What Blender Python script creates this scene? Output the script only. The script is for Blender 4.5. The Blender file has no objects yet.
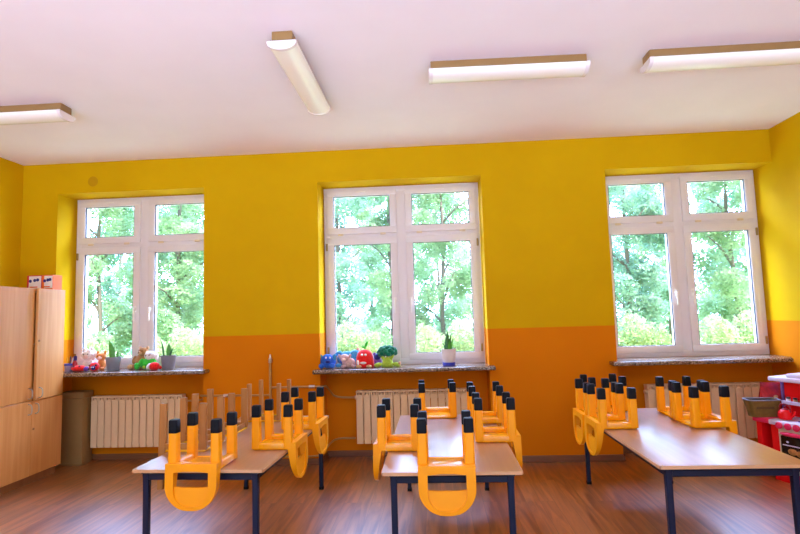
import bpy, bmesh, math, random
from mathutils import Vector, Matrix
PI = math.pi
random.seed(7)
SC = bpy.context.scene
COL = SC.collection

# ------------------------------------------------------------------ materials
def new_mat(name):
    m = bpy.data.materials.new(name); m.use_nodes = True
    nt = m.node_tree
    return m, nt, nt.nodes['Principled BSDF']

def plain(name, col, rough=.5, spec=.5, metal=0.0, noise=0.0, scale=20, coat=0.0, bump=0.0, sheen=0.0):
    m, nt, b = new_mat(name)
    b.inputs['Roughness'].default_value = rough
    b.inputs['Specular IOR Level'].default_value = spec
    b.inputs['Metallic'].default_value = metal
    b.inputs['Coat Weight'].default_value = coat
    b.inputs['Coat Roughness'].default_value = .12
    b.inputs['Sheen Weight'].default_value = sheen
    tc = nt.nodes.new('ShaderNodeTexCoord')
    nz = nt.nodes.new('ShaderNodeTexNoise'); nz.inputs['Scale'].default_value = scale; nz.inputs['Detail'].default_value = 4
    nt.links.new(tc.outputs['Object'], nz.inputs['Vector'])
    r = nt.nodes.new('ShaderNodeValToRGB')
    k = noise
    r.color_ramp.elements[0].position = .3; r.color_ramp.elements[1].position = .7
    r.color_ramp.elements[0].color = (*[c * (1 - k) for c in col], 1)
    r.color_ramp.elements[1].color = (*[min(1, c * (1 + k)) for c in col], 1)
    nt.links.new(nz.outputs['Fac'], r.inputs['Fac'])
    nt.links.new(r.outputs['Color'], b.inputs['Base Color'])
    if bump:
        bp = nt.nodes.new('ShaderNodeBump'); bp.inputs['Strength'].default_value = bump; bp.inputs['Distance'].default_value = .004
        nt.links.new(nz.outputs['Fac'], bp.inputs['Height']); nt.links.new(bp.outputs['Normal'], b.inputs['Normal'])
    return m

def wood(name, c0, c1, rough=.35, axis='Z', scale=1.0, spec=.5, coat=0.0):
    m, nt, b = new_mat(name)
    tc = nt.nodes.new('ShaderNodeTexCoord'); mp = nt.nodes.new('ShaderNodeMapping')
    s = {'X': (1.5, 30, 30), 'Y': (30, 1.5, 30), 'Z': (30, 30, 1.5)}[axis]
    mp.inputs['Scale'].default_value = [v * scale for v in s]
    nz = nt.nodes.new('ShaderNodeTexNoise'); nz.inputs['Scale'].default_value = 1.0; nz.inputs['Detail'].default_value = 6; nz.inputs['Distortion'].default_value = .6
    r = nt.nodes.new('ShaderNodeValToRGB')
    r.color_ramp.elements[0].position = .3; r.color_ramp.elements[1].position = .72
    r.color_ramp.elements[0].color = (*c0, 1); r.color_ramp.elements[1].color = (*c1, 1)
    nt.links.new(tc.outputs['Object'], mp.inputs['Vector']); nt.links.new(mp.outputs['Vector'], nz.inputs['Vector'])
    nt.links.new(nz.outputs['Fac'], r.inputs['Fac']); nt.links.new(r.outputs['Color'], b.inputs['Base Color'])
    b.inputs['Roughness'].default_value = rough; b.inputs['Specular IOR Level'].default_value = spec
    b.inputs['Coat Weight'].default_value = coat; b.inputs['Coat Roughness'].default_value = .3
    return m

def wall_material():
    m, nt, b = new_mat('two_tone_wall_paint')
    g = nt.nodes.new('ShaderNodeNewGeometry'); sp = nt.nodes.new('ShaderNodeSeparateXYZ')
    nt.links.new(g.outputs['Position'], sp.inputs['Vector'])
    gt = nt.nodes.new('ShaderNodeMath'); gt.operation = 'GREATER_THAN'; gt.inputs[1].default_value = 1.132
    nt.links.new(sp.outputs['Z'], gt.inputs[0])
    nz = nt.nodes.new('ShaderNodeTexNoise'); nz.inputs['Scale'].default_value = 1.6; nz.inputs['Detail'].default_value = 5
    nt.links.new(g.outputs['Position'], nz.inputs['Vector'])
    def ramp(a, c):
        r = nt.nodes.new('ShaderNodeValToRGB'); r.color_ramp.elements[0].position = .3; r.color_ramp.elements[1].position = .7
        r.color_ramp.elements[0].color = (*a, 1); r.color_ramp.elements[1].color = (*c, 1)
        nt.links.new(nz.outputs['Fac'], r.inputs['Fac']); return r
    lo = ramp(ORANGE_A, ORANGE_B); hi = ramp(YELLOW_A, YELLOW_B)
    mx = nt.nodes.new('ShaderNodeMix'); mx.data_type = 'RGBA'
    nt.links.new(gt.outputs[0], mx.inputs['Factor'])
    nt.links.new(lo.outputs['Color'], mx.inputs['A']); nt.links.new(hi.outputs['Color'], mx.inputs['B'])
    nt.links.new(mx.outputs['Result'], b.inputs['Base Color'])
    b.inputs['Roughness'].default_value = .65; b.inputs['Specular IOR Level'].default_value = .05
    fine = nt.nodes.new('ShaderNodeTexNoise'); fine.inputs['Scale'].default_value = 120
    nt.links.new(g.outputs['Position'], fine.inputs['Vector'])
    bp = nt.nodes.new('ShaderNodeBump'); bp.inputs['Strength'].default_value = .06; bp.inputs['Distance'].default_value = .003
    nt.links.new(fine.outputs['Fac'], bp.inputs['Height']); nt.links.new(bp.outputs['Normal'], b.inputs['Normal'])
    return m

def floor_material():
    m, nt, b = new_mat('laminate_floor')
    g = nt.nodes.new('ShaderNodeTexCoord')
    mp = nt.nodes.new('ShaderNodeMapping'); mp.inputs['Rotation'].default_value = (0, 0, PI / 2)
    nt.links.new(g.outputs['Object'], mp.inputs['Vector'])
    br = nt.nodes.new('ShaderNodeTexBrick')
    br.inputs['Scale'].default_value = 1.0; br.inputs['Brick Width'].default_value = 1.25; br.inputs['Row Height'].default_value = .095
    br.inputs['Mortar Size'].default_value = .0012; br.inputs['Mortar Smooth'].default_value = .3
    br.inputs['Color1'].default_value = (.0, .0, .0, 1); br.inputs['Color2'].default_value = (1, 1, 1, 1); br.inputs['Mortar'].default_value = (.3, .3, .3, 1)
    br.offset = .37
    nt.links.new(mp.outputs['Vector'], br.inputs['Vector'])
    mp2 = nt.nodes.new('ShaderNodeMapping'); mp2.inputs['Scale'].default_value = (15, 1.3, 1)
    nt.links.new(g.outputs['Object'], mp2.inputs['Vector'])
    add = nt.nodes.new('ShaderNodeVectorMath'); add.operation = 'ADD'
    sc = nt.nodes.new('ShaderNodeVectorMath'); sc.operation = 'SCALE'; sc.inputs['Scale'].default_value = 7.0
    nt.links.new(br.outputs['Color'], sc.inputs[0]); nt.links.new(mp2.outputs['Vector'], add.inputs[0]); nt.links.new(sc.outputs[0], add.inputs[1])
    nz = nt.nodes.new('ShaderNodeTexNoise'); nz.inputs['Scale'].default_value = 1.0; nz.inputs['Detail'].default_value = 7; nz.inputs['Distortion'].default_value = 1.4
    nt.links.new(add.outputs[0], nz.inputs['Vector'])
    r = nt.nodes.new('ShaderNodeValToRGB')
    r.color_ramp.elements[0].position = .33; r.color_ramp.elements[0].color = (*FLOOR_A, 1)
    r.color_ramp.elements[1].position = .64; r.color_ramp.elements[1].color = (*FLOOR_B, 1)
    nt.links.new(nz.outputs['Fac'], r.inputs['Fac'])
    tint = nt.nodes.new('ShaderNodeValToRGB')
    tint.color_ramp.elements[0].color = (.82, .78, .75, 1); tint.color_ramp.elements[1].color = (1, 1, 1, 1)
    nt.links.new(br.outputs['Color'], tint.inputs['Fac'])
    mu = nt.nodes.new('ShaderNodeMix'); mu.data_type = 'RGBA'; mu.blend_type = 'MULTIPLY'; mu.inputs['Factor'].default_value = 1
    nt.links.new(r.outputs['Color'], mu.inputs['A']); nt.links.new(tint.outputs['Color'], mu.inputs['B'])
    dk = nt.nodes.new('ShaderNodeMix'); dk.data_type = 'RGBA'
    dk.inputs['B'].default_value = (.10, .04, .015, 1)
    nt.links.new(br.outputs['Fac'], dk.inputs['Factor']); nt.links.new(mu.outputs['Result'], dk.inputs['A'])
    nt.links.new(dk.outputs['Result'], b.inputs['Base Color'])
    rr = nt.nodes.new('ShaderNodeMapRange'); rr.inputs['To Min'].default_value = .26; rr.inputs['To Max'].default_value = .42
    nt.links.new(nz.outputs['Fac'], rr.inputs['Value']); nt.links.new(rr.outputs[0], b.inputs['Roughness'])
    b.inputs['Specular IOR Level'].default_value = 1.0
    b.inputs['Coat Weight'].default_value = 1.0; b.inputs['Coat Roughness'].default_value = .33
    return m

def granite_material():
    m, nt, b = new_mat('speckled_granite')
    tc = nt.nodes.new('ShaderNodeTexCoord')
    n1 = nt.nodes.new('ShaderNodeTexNoise'); n1.inputs['Scale'].default_value = 110; n1.inputs['Detail'].default_value = 3
    r = nt.nodes.new('ShaderNodeValToRGB'); e = r.color_ramp.elements
    e[0].position = .36; e[0].color = (.03, .02, .018, 1)
    e[1].position = .70; e[1].color = (.55, .42, .30, 1)
    x = r.color_ramp.elements.new(.5); x.color = (.17, .10, .05, 1)
    nt.links.new(tc.outputs['Object'], n1.inputs['Vector']); nt.links.new(n1.outputs['Fac'], r.inputs['Fac'])
    nt.links.new(r.outputs['Color'], b.inputs['Base Color'])
    b.inputs['Roughness'].default_value = .22; b.inputs['Specular IOR Level'].default_value = .7
    return m

def glass_material():
    m = bpy.data.materials.new('window_glass'); m.use_nodes = True
    nt = m.node_tree; nt.nodes.clear()
    out = nt.nodes.new('ShaderNodeOutputMaterial'); mx = nt.nodes.new('ShaderNodeMixShader')
    t = nt.nodes.new('ShaderNodeBsdfTransparent'); t.inputs['Color'].default_value = (.97, .99, .98, 1)
    g = nt.nodes.new('ShaderNodeBsdfGlossy'); g.inputs['Roughness'].default_value = .02
    lw = nt.nodes.new('ShaderNodeLayerWeight')
    pw = nt.nodes.new('ShaderNodeMath'); pw.operation = 'POWER'; pw.inputs[1].default_value = 5.0
    ma = nt.nodes.new('ShaderNodeMath'); ma.operation = 'MULTIPLY_ADD'; ma.inputs[1].default_value = .6; ma.inputs[2].default_value = .025
    nt.links.new(lw.outputs['Facing'], pw.inputs[0]); nt.links.new(pw.outputs[0], ma.inputs[0]); nt.links.new(ma.outputs[0], mx.inputs[0]); nt.links.new(t.outputs[0], mx.inputs[1]); nt.links.new(g.outputs[0], mx.inputs[2])
    nt.links.new(mx.outputs[0], out.inputs['Surface'])
    return m

def leaf_material(name, a, c):
    m = bpy.data.materials.new(name); m.use_nodes = True
    nt = m.node_tree; nt.nodes.clear()
    out = nt.nodes.new('ShaderNodeOutputMaterial'); mx = nt.nodes.new('ShaderNodeMixShader'); mx.inputs[0].default_value = .45
    d = nt.nodes.new('ShaderNodeBsdfDiffuse'); t = nt.nodes.new('ShaderNodeBsdfTranslucent')
    tc = nt.nodes.new('ShaderNodeTexCoord'); nz = nt.nodes.new('ShaderNodeTexNoise'); nz.inputs['Scale'].default_value = 2.2; nz.inputs['Detail'].default_value = 6
    r = nt.nodes.new('ShaderNodeValToRGB'); r.color_ramp.elements[0].position = .35; r.color_ramp.elements[1].position = .65
    r.color_ramp.elements[0].color = (*a, 1); r.color_ramp.elements[1].color = (*c, 1)
    nt.links.new(tc.outputs['Object'], nz.inputs['Vector']); nt.links.new(nz.outputs['Fac'], r.inputs['Fac'])
    nt.links.new(r.outputs['Color'], d.inputs['Color']); nt.links.new(r.outputs['Color'], t.inputs['Color'])
    nt.links.new(d.outputs[0], mx.inputs[1]); nt.links.new(t.outputs[0], mx.inputs[2]); nt.links.new(mx.outputs[0], out.inputs['Surface'])
    return m

YELLOW_A, YELLOW_B = (.60, .355, .0015), (.655, .40, .002)
ORANGE_A, ORANGE_B = (.66, .19, .002), (.71, .22, .003)
FLOOR_A, FLOOR_B = (.15, .038, .009), (.52, .195, .045)

M = {}
M['wall'] = wall_material()
M['vent_paint'] = plain('darker_yellow_paint', (.50, .27, .002), .6, .1)  # slightly darker yellow than the wall, so the disc stands out
M['ceiling'] = plain('pinkish_white_ceiling', (.89, .84, .96), .7, .1, noise=.015, scale=3)
M['floor'] = floor_material()
M['baseboard'] = wood('brown_baseboard', (.16, .06, .02), (.26, .10, .035), .4, 'X')
M['granite'] = granite_material()
M['pvc'] = plain('white_pvc', (.76, .72, .73), .3, .5, noise=.01)
M['seal'] = plain('dark_gasket', (.05, .05, .08), .6)
M['glass'] = glass_material()
M['clip'] = plain('beige_clip', (.75, .62, .42), .4)
M['brass'] = plain('hinge_metal', (.35, .25, .1), .35, metal=.8)
M['handle'] = plain('white_handle', (.88, .86, .84), .25)
M['radiator'] = plain('cream_radiator_enamel', (.88, .63, .35), .4, .3, noise=.02)
M['pipe'] = plain('painted_pipe', (.48, .26, .07), .35, .5, noise=.05)
M['steel'] = plain('pipe_steel', (.6, .55, .48), .3, metal=.9)
M['beech'] = wood('beech_veneer', (.66, .27, .06), (.76, .36, .105), .34, 'Z', .9, .5, .25)
M['beech_dark'] = wood('brown_edge_veneer', (.30, .12, .04), (.38, .16, .06), .4, 'Z')
M['chrome'] = plain('satin_nickel', (.55, .5, .45), .28, metal=1.0)
M['cardboard'] = plain('brown_cardboard', (.34, .19, .06), .7, .2, noise=.06, scale=8)
M['yellow'] = plain('yellow_plastic', (.95, .37, .001), .38, .3, noise=.02, scale=6)
M['yellow_gloss'] = plain('glossy_yellow_plastic', (.95, .40, .002), .14, .8, noise=.02, scale=6)
M['black_rubber'] = plain('black_rubber', (.005, .006, .010), .45, .12)
M['chair_wood'] = wood('beech_chair_wood', (.36, .15, .035), (.47, .22, .06), .4, 'Z', 1.2, .3)
M['ply_yellow'] = plain('yellow_seat_lacquer', (.80, .42, .02), .25, .5, noise=.04)
M['table_top'] = wood('table_laminate', (.38, .16, .055), (.48, .22, .085), .32, 'Y', .8, .9, .6)
M['table_edge'] = wood('table_edge_band', (.62, .36, .18), (.72, .44, .24), .4, 'X', .8)
M['navy'] = plain('navy_metal', (.004, .010, .04), .4, .3)
M['lamp_diffuser'] = plain('opal_diffuser', (.93, .92, .90), .25, .5)
M['lamp_body'] = plain('tan_lamp_body', (.30, .17, .06), .4, .4, noise=.03)
M['lamp_seam'] = plain('dark_seam', (.12, .07, .02), .5)
M['lamp_cap'] = plain('pearl_lamp_cap', (.80, .74, .78), .25)
M['pot_grey'] = plain('grey_pot', (.24, .25, .31), .5, noise=.05)
M['pot_cream'] = plain('cream_pot', (.72, .66, .66), .4, noise=.03)
M['saucer_blue'] = plain('blue_saucer', (.03, .05, .55), .3)
M['soil'] = plain('potting_soil', (.05, .03, .02), .9, .1, noise=.3, scale=60)
M['leaf_green'] = plain('succulent_leaf', (.07, .33, .03), .35, .5, noise=.35, scale=30)
M['leaf_dark'] = plain('dark_succulent_leaf', (.03, .17, .04), .35, .5, noise=.35, scale=30)
def plush(n, c): return plain('plush_' + n, c, .9, .1, noise=.18, scale=90, bump=.7, sheen=.3)
for n, c in dict(white=(.82, .78, .76), orange=(.75, .27, .07), red=(.80, .02, .02), brown=(.42, .20, .07), tan=(.66, .40, .20),
                 green=(.05, .55, .05), blue=(.03, .16, .70), teal=(.06, .30, .50), pink=(.60, .40, .38), purple=(.20, .08, .40),
                 forest=(.01, .17, .09), lime=(.42, .60, .06), black=(.02, .02, .03), navy=(.03, .04, .22), skin=(.85, .62, .55)).items():
    M['p_' + n] = plush(n, c)
M['eye'] = plain('black_bead', (.01, .01, .01), .15, .6)
M['eye_white'] = plain('white_felt', (.9, .9, .9), .7)
M['cup'] = plain('lilac_cup', (.42, .36, .66), .4)
M['cup_blue'] = plain('blue_cup_rim', (.06, .08, .62), .4)
M['crimson'] = plain('crimson_plastic', (.45, .01, .03), .3)
M['toy_red'] = plain('toy_red_plastic', (.85, .008, .010), .4, .25)
M['toy_darkred'] = plain('toy_dark_red', (.28, .008, .012), .4)
M['toy_white'] = plain('toy_lavender_white', (.74, .68, .86), .3)
M['toy_cream'] = plain('toy_cream_plastic', (.84, .74, .60), .35)
M['toy_pink'] = plain('toy_pink_plastic', (.80, .03, .11), .4, .25)
M['toy_black'] = plain('oven_window', (.012, .010, .012), .15, .6)
M['toy_food'] = plain('baked_orange', (.55, .24, .06), .5, noise=.4, scale=50)
M['toy_purple'] = plain('hob_purple', (.18, .10, .36), .35)
M['basket'] = plain('olive_brown_fabric', (.20, .12, .03), .75, .1, noise=.12, scale=40)
M['basket_dark'] = plain('dark_olive_fabric', (.13, .075, .025), .7, .2)
M['basket_in'] = plain('dark_basket_lining', (.02, .018, .018), .9, .1)
M['bag_red'] = plain('patterned_red_foil', (.45, .02, .02), .3, .6, noise=.5, scale=22)
M['box_red'] = plain('box_red_card', (.62, .02, .015), .5)
M['box_orange'] = plain('box_orange_card', (.88, .18, .02), .5)
M['box_white'] = plain('box_white_card', (.86, .80, .78), .5, noise=.03)
M['bark'] = wood('tree_bark', (.12, .10, .085), (.22, .20, .18), .9, 'Z', .3)
M['leaf1'] = leaf_material('tree_leaf_green', (.20, .36, .18), (.54, .70, .48))
M['leaf2'] = leaf_material('tree_leaf_teal', (.18, .36, .25), (.50, .70, .58))
M['leaf3'] = leaf_material('shrub_leaf_lime', (.30, .42, .17), (.62, .72, .44))
M['grass'] = plain('meadow_grass', (.36, .45, .20), .9, .1, noise=.3, scale=2)

# ------------------------------------------------------------------ mesh helpers
def finish(name, bm, mat, parent=None, smooth=True, angle=38):
    me = bpy.data.meshes.new(name)
    bmesh.ops.recalc_face_normals(bm, faces=bm.faces[:])
    bm.to_mesh(me); bm.free()
    if isinstance(mat, (list, tuple)):
        for x in mat: me.materials.append(x)
    else: me.materials.append(mat)
    if smooth:
        for p in me.polygons: p.use_smooth = True
        me.set_sharp_from_angle(angle=math.radians(angle))
    o = bpy.data.objects.new(name, me); COL.objects.link(o)
    if parent: o.parent = parent
    return o

def box(bm, x0, x1, y0, y1, z0, z1, bev=0.0, seg=2, mi=0, rot=None, piv=None):
    r = bmesh.ops.create_cube(bm, size=1.0)
    vs = r['verts']
    for v in vs:
        v.co = Vector(((x0 + x1) / 2 + v.co.x * (x1 - x0), (y0 + y1) / 2 + v.co.y * (y1 - y0), (z0 + z1) / 2 + v.co.z * (z1 - z0)))
    fs = set(f for v in vs for f in v.link_faces)
    if bev > 0:
        es = list(set(e for v in vs for e in v.link_edges))
        rr = bmesh.ops.bevel(bm, geom=es, offset=bev, segments=seg, affect='EDGES', profile=.5)
        fs = set(rr['faces']) | set(f for f in fs if f.is_valid)
        vs = list(set(v for f in fs for v in f.verts))
        # include all connected
    for f in fs:
        if f.is_valid: f.material_index = mi
    if rot is not None:
        vv = list(set(v for f in fs if f.is_valid for v in f.verts))
        bmesh.ops.rotate(bm, verts=vv, cent=piv or Vector((0, 0, 0)), matrix=rot)
    return fs

def ell(bm, c, r, mi=0, u=14, v=9, rot=None):
    rr = bmesh.ops.create_uvsphere(bm, u_segments=u, v_segments=v, radius=1.0)
    mat = Matrix.Translation(Vector(c)) @ (rot.to_4x4() if rot is not None else Matrix.Identity(4)) @ Matrix.Diagonal((*r, 1))
    bmesh.ops.transform(bm, matrix=mat, verts=rr['verts'])
    for x in rr['verts']:
        for f in x.link_faces: f.material_index = mi

def lathe(bm, prof, c=(0, 0, 0), seg=24, mi=0, cap=True):
    rings = []
    for (r, z) in prof:
        rings.append([bm.verts.new((c[0] + r * math.cos(2 * PI * k / seg), c[1] + r * math.sin(2 * PI * k / seg), c[2] + z)) for k in range(seg)])
    for a, b in zip(rings, rings[1:]):
        for k in range(seg):
            bm.faces.new((a[k], a[(k + 1) % seg], b[(k + 1) % seg], b[k])).material_index = mi
    if cap:
        bm.faces.new(rings[0][::-1]).material_index = mi; bm.faces.new(rings[-1]).material_index = mi

def tube(bm, pts, rad, seg=10, mi=0):
    pts = [Vector(p) for p in pts]
    rads = rad if isinstance(rad, (list, tuple)) else [rad] * len(pts)
    rings = []; n = None
    for i, p in enumerate(pts):
        d = (pts[min(i + 1, len(pts) - 1)] - pts[max(i - 1, 0)]).normalized()
        if n is None:
            n = d.orthogonal().normalized()
        else:
            n = (n - d * n.dot(d)).normalized()
        b = d.cross(n)
        rings.append([bm.verts.new(p + rads[i] * (math.cos(2 * PI * k / seg) * n + math.sin(2 * PI * k / seg) * b)) for k in range(seg)])
    for a, b in zip(rings, rings[1:]):
        for k in range(seg):
            bm.faces.new((a[k], a[(k + 1) % seg], b[(k + 1) % seg], b[k])).material_index = mi
    bm.faces.new(rings[0][::-1]).material_index = mi; bm.faces.new(rings[-1]).material_index = mi

def smooth_path(pts, it=2):
    pts = [Vector(p) for p in pts]
    for _ in range(it):
        q = [pts[0]]
        for a, b in zip(pts, pts[1:]): q += [a * .75 + b * .25, a * .25 + b * .75]
        q.append(pts[-1]); pts = q
    return pts

def rrect(hx, hy, r, n=4):
    r = min(r, hx * .99, hy * .99); out = []
    for (sx, sy, a0) in ((1, 1, 0), (-1, 1, 90), (-1, -1, 180), (1, -1, 270)):
        for k in range(n + 1):
            a = math.radians(a0 + 90 * k / n)
            out.append((sx * (hx - r) + r * math.cos(a), sy * (hy - r) + r * math.sin(a)))
    return out

def loft(bm, secs, mi=0, n=4):
    """secs: (cx, cy, z, hx, hy, r)"""
    rings = []
    for (cx, cy, z, hx, hy, r) in secs:
        rings.append([bm.verts.new((cx + x, cy + y, z)) for x, y in rrect(hx, hy, r, n)])
    m = len(rings[0])
    for a, b in zip(rings, rings[1:]):
        for k in range(m):
            bm.faces.new((a[k], a[(k + 1) % m], b[(k + 1) % m], b[k])).material_index = mi
    bm.faces.new(rings[0][::-1]).material_index = mi; bm.faces.new(rings[-1]).material_index = mi

def plate(bm, outer, holes, yc, th, mi=0):
    """2-D outline in (x, z) with holes, thickened along y; yc(z) centre, th(z) thickness"""
    t = bmesh.new(); es = []
    for loop in [outer] + holes:
        vs = [t.verts.new((x, 0, z)) for x, z in loop]
        for k in range(len(vs)): es.append(t.edges.new((vs[k], vs[(k + 1) % len(vs)])))
    bmesh.ops.triangle_fill(t, edges=es, use_beauty=True, normal=(0, 1, 0))
    t.verts.index_update()
    F = [bm.verts.new((v.co.x, yc(v.co.z) - th(v.co.z) / 2, v.co.z)) for v in t.verts]
    B = [bm.verts.new((v.co.x, yc(v.co.z) + th(v.co.z) / 2, v.co.z)) for v in t.verts]
    for f in t.faces:
        ix = [v.index for v in f.verts]
        bm.faces.new([F[i] for i in ix]).material_index = mi; bm.faces.new([B[i] for i in ix[::-1]]).material_index = mi
    for e in t.edges:
        if len(e.link_faces) == 1:
            a, b = e.verts[0].index, e.verts[1].index
            bm.faces.new((F[a], F[b], B[b], B[a])).material_index = mi
    t.free()

# ------------------------------------------------------------------ things
def tag(o, label, cat, group=None, kind=None):
    if label: o['label'] = label
    if cat: o['category'] = cat
    if group: o['group'] = group
    if kind: o['kind'] = kind
    return o

def thing(name, label, cat, loc=(0, 0, 0), rz=0.0, group=None):
    o = bpy.data.objects.new(name, None); COL.objects.link(o)
    o.empty_display_size = .05
    o.location = loc; o.rotation_euler = (0, 0, rz)
    return tag(o, label, cat, group)

def dup(root, loc, rz, label, group=None):
    r = root.copy(); COL.objects.link(r); r.location = loc; r.rotation_euler = (0, 0, rz)
    r['label'] = label
    if group: r['group'] = group
    for ch in list(root.children):
        c = ch.copy(); COL.objects.link(c); c.parent = r
        for g in list(ch.children):
            d = g.copy(); COL.objects.link(d); d.parent = c
    return r

def struct(o): o['kind'] = 'structure'; return o

# ------------------------------------------------------------------ room
D, ND, H = 4.70, 4.959, 2.79          # wall face, niche back, ceiling
XL, XR, YB, YO = -3.837, 2.957, -1.1, 5.12
NICHE = [(-3.489, -2.082), (-1.023, .457), (1.542, XR)]
NT, SILL = 2.50, .82
SILLS = (.844, .820, .831)

bm = bmesh.new(); box(bm, XL - .12, XR + .12, YB, YO, -.12, 0); struct(finish('floor', bm, M['floor'], smooth=False))
bm = bmesh.new(); box(bm, XL - .12, XR + .12, YB, YO, H, H + .15); struct(finish('ceiling', bm, M['ceiling'], smooth=False))
bm = bmesh.new(); box(bm, XL - .12, XL, YB, YO, 0, H); struct(finish('wall_left', bm, M['wall'], smooth=False))
bm = bmesh.new(); box(bm, XR, XR + .12, YB, YO, 0, H); struct(finish('wall_right', bm, M['wall'], smooth=False))
bm = bmesh.new()
xs = [XL, NICHE[0][0], NICHE[0][1], NICHE[1][0], NICHE[1][1], NICHE[2][0]]
for a, b in ((0, 1), (2, 3), (4, 5)): box(bm, xs[a], xs[b], D, YO, 0, H)
for (a, b), sl in zip(NICHE, SILLS):
    box(bm, a, b, D, YO, NT, H)
    box(bm, a, b, ND, YO, 0, sl - .005)
struct(finish('wall_far', bm, M['wall'], smooth=False))

bm = bmesh.new()
for a, b in ((0, 1), (2, 3), (4, 5)): box(bm, xs[a] + (.0 if a else 0), xs[b], D - .012, D, 0, .055, .003, 1)
for i, (a, b) in enumerate(NICHE): box(bm, a, b, ND - .012, ND, 0, .055, .003, 1)
for x in (NICHE[0][0], NICHE[1][0], NICHE[2][0]): box(bm, x, x + .012, D - .012, ND, 0, .055, .003, 1)
for x in (NICHE[0][1], NICHE[1][1]): box(bm, x - .012, x, D - .012, ND, 0, .055, .003, 1)
struct(finish('baseboard_far', bm, M['baseboard'], smooth=False))
bm = bmesh.new(); box(bm, XR - .012, XR, YB, ND - .012, 0, .055, .003, 1); struct(finish('baseboard_right', bm, M['baseboard'], smooth=False))
bm = bmesh.new(); box(bm, XL, XL + .012, YB, D - .012, 0, .055, .003, 1); struct(finish('baseboard_left', bm, M['baseboard'], smooth=False))

# old round vent painted over with the wall
bm = bmesh.new(); lathe(bm, [(.048, 0), (.048, .003), (.040, .005), (.012, .004)], seg=28)
bmesh.ops.rotate(bm, verts=bm.verts[:], cent=(0, 0, 0), matrix=Matrix.Rotation(PI / 2, 3, 'X'))
o = finish('vent_cover', bm, M['vent_paint']); o.location = (-3.15, D, 2.605)
tag(o, 'small round vent cover painted yellow, above the left window', 'vent')

# ------------------------------------------------------------------ windows
def frame_rect(bm, x0, x1, z0, z1, y0, y1, w, bev=.006, mi=0):
    box(bm, x0, x1, y0, y1, z0, z0 + w, bev, 2, mi); box(bm, x0, x1, y0, y1, z1 - w, z1, bev, 2, mi)
    box(bm, x0, x0 + w, y0, y1, z0 + w * .9, z1 - w * .9, bev, 2, mi); box(bm, x1 - w, x1, y0, y1, z0 + w * .9, z1 - w * .9, bev, 2, mi)

def window(idx, x0, x1, label, sx0, sx1):
    SILL = SILLS[idx - 1]; dz = SILL - .82
    z0, z1 = SILL, NT
    cx = (x0 + x1) / 2
    bm = bmesh.new()
    y0, y1 = ND, ND + .07
    zf = SILL + .012
    box(bm, x0, x1, y0, y1, zf - .012, zf + .045, .004)              # bottom
    box(bm, x0, x1, y0, y1, z1 - .050, z1, .004)                     # head
    box(bm, x0, x0 + .05, y0 + .001, y1 - .001, zf, z1 - .02, .004); box(bm, x1 - .05, x1, y0 + .001, y1 - .001, zf, z1 - .02, .004)
    box(bm, cx - .045, cx + .045, y0 + .0015, y1 - .0015, zf + .02, z1 - .03, .004)
    box(bm, x0 + .02, x1 - .02, y0 + .003, y1 - .002, 2.000, 2.065, .004)
    root = finish(f'window_{idx}', bm, M['pvc'])
    tag(root, label, 'window', None, 'structure')
    bm = bmesh.new()                                                  # sill: niche part and overhang with rounded nose
    a, b = NICHE[idx - 1]
    box(bm, a + .002, b - .002, D - .02, ND + .0, SILL - .035, SILL, 0)
    box(bm, sx0, sx1, D - .125, D - .001, SILL - .033, SILL, .008, 3)
    finish('window_sill', bm, M['granite'], root)
    ys0, ys1 = ND - .016, ND + .05
    for (a, b, side) in ((x0 + .031, cx - .041, -1), (cx + .041, x1 - .031, 1)):
        # hopper sash above
        bm = bmesh.new(); frame_rect(bm, a, b, 2.050, 2.478, ys0, ys1, .064)
        s = finish('upper_sash', bm, M['pvc'], root)
        bm = bmesh.new(); box(bm, a + .06, b - .06, ys0 + .022, ys0 + .040, 2.050 + .06, 2.478 - .06); finish('glass_pane', bm, M['glass'], s, False)
        bm = bmesh.new(); frame_rect(bm, a + .0635, b - .0635, 2.1135, 2.4145, ys0 + .008, ys0 + .022, .005, 0); finish('gasket', bm, M['seal'], s, False)
        bm = bmesh.new(); mx = (a + b) / 2
        box(bm, mx - .045, mx + .045, ys0 - .012, ys0, 2.445, 2.457, .004); finish('tilt_catch', bm, M['handle'], s)
        for hx in (a + .13, b - .13):
            bm = bmesh.new(); box(bm, hx - .026, hx + .026, ys0 - .012, ys0 + .004, 2.034, 2.054, .005); finish('hinge_cap', bm, M['clip'], s)
        # casement sash below
        bm = bmesh.new(); frame_rect(bm, a, b, .858 + dz, 2.012, ys0, ys1, .064)
        s = finish('lower_sash', bm, M['pvc'], root)
        bm = bmesh.new(); box(bm, a + .06, b - .06, ys0 + .022, ys0 + .040, .858 + dz + .06, 2.012 - .06); finish('glass_pane', bm, M['glass'], s, False)
        bm = bmesh.new(); frame_rect(bm, a + .0635, b - .0635, .9215 + dz, 1.9485, ys0 + .008, ys0 + .022, .005, 0); finish('gasket', bm, M['seal'], s, False)
        hx = b - .032 if side < 0 else a + .032
        bm = bmesh.new(); box(bm, hx - .013, hx + .013, ys0 - .010, ys0, 1.37, 1.44, .005)
        box(bm, hx - .009, hx + .009, ys0 - .034, ys0 - .008, 1.395, 1.415, .004)
        box(bm, hx - .010, hx + .010, ys0 - .042, ys0 - .026, 1.29, 1.42, .006); finish('handle', bm, M['handle'], s)
        ex = a - .004 if side < 0 else b + .004
        for hz in (.96, 1.93):
            bm = bmesh.new(); box(bm, ex - .009, ex + .009, ys0 - .010, ys0 + .004, hz - .035, hz + .035, .004); finish('hinge', bm, M['brass'], s)
    return root
window(1, -3.478, -2.090, 'left double white window behind the potted plants and plush toys', -3.56, -2.022)
window(2, -1.020, .450, 'middle double white window behind the broccoli toy', -1.066, .500)
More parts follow.
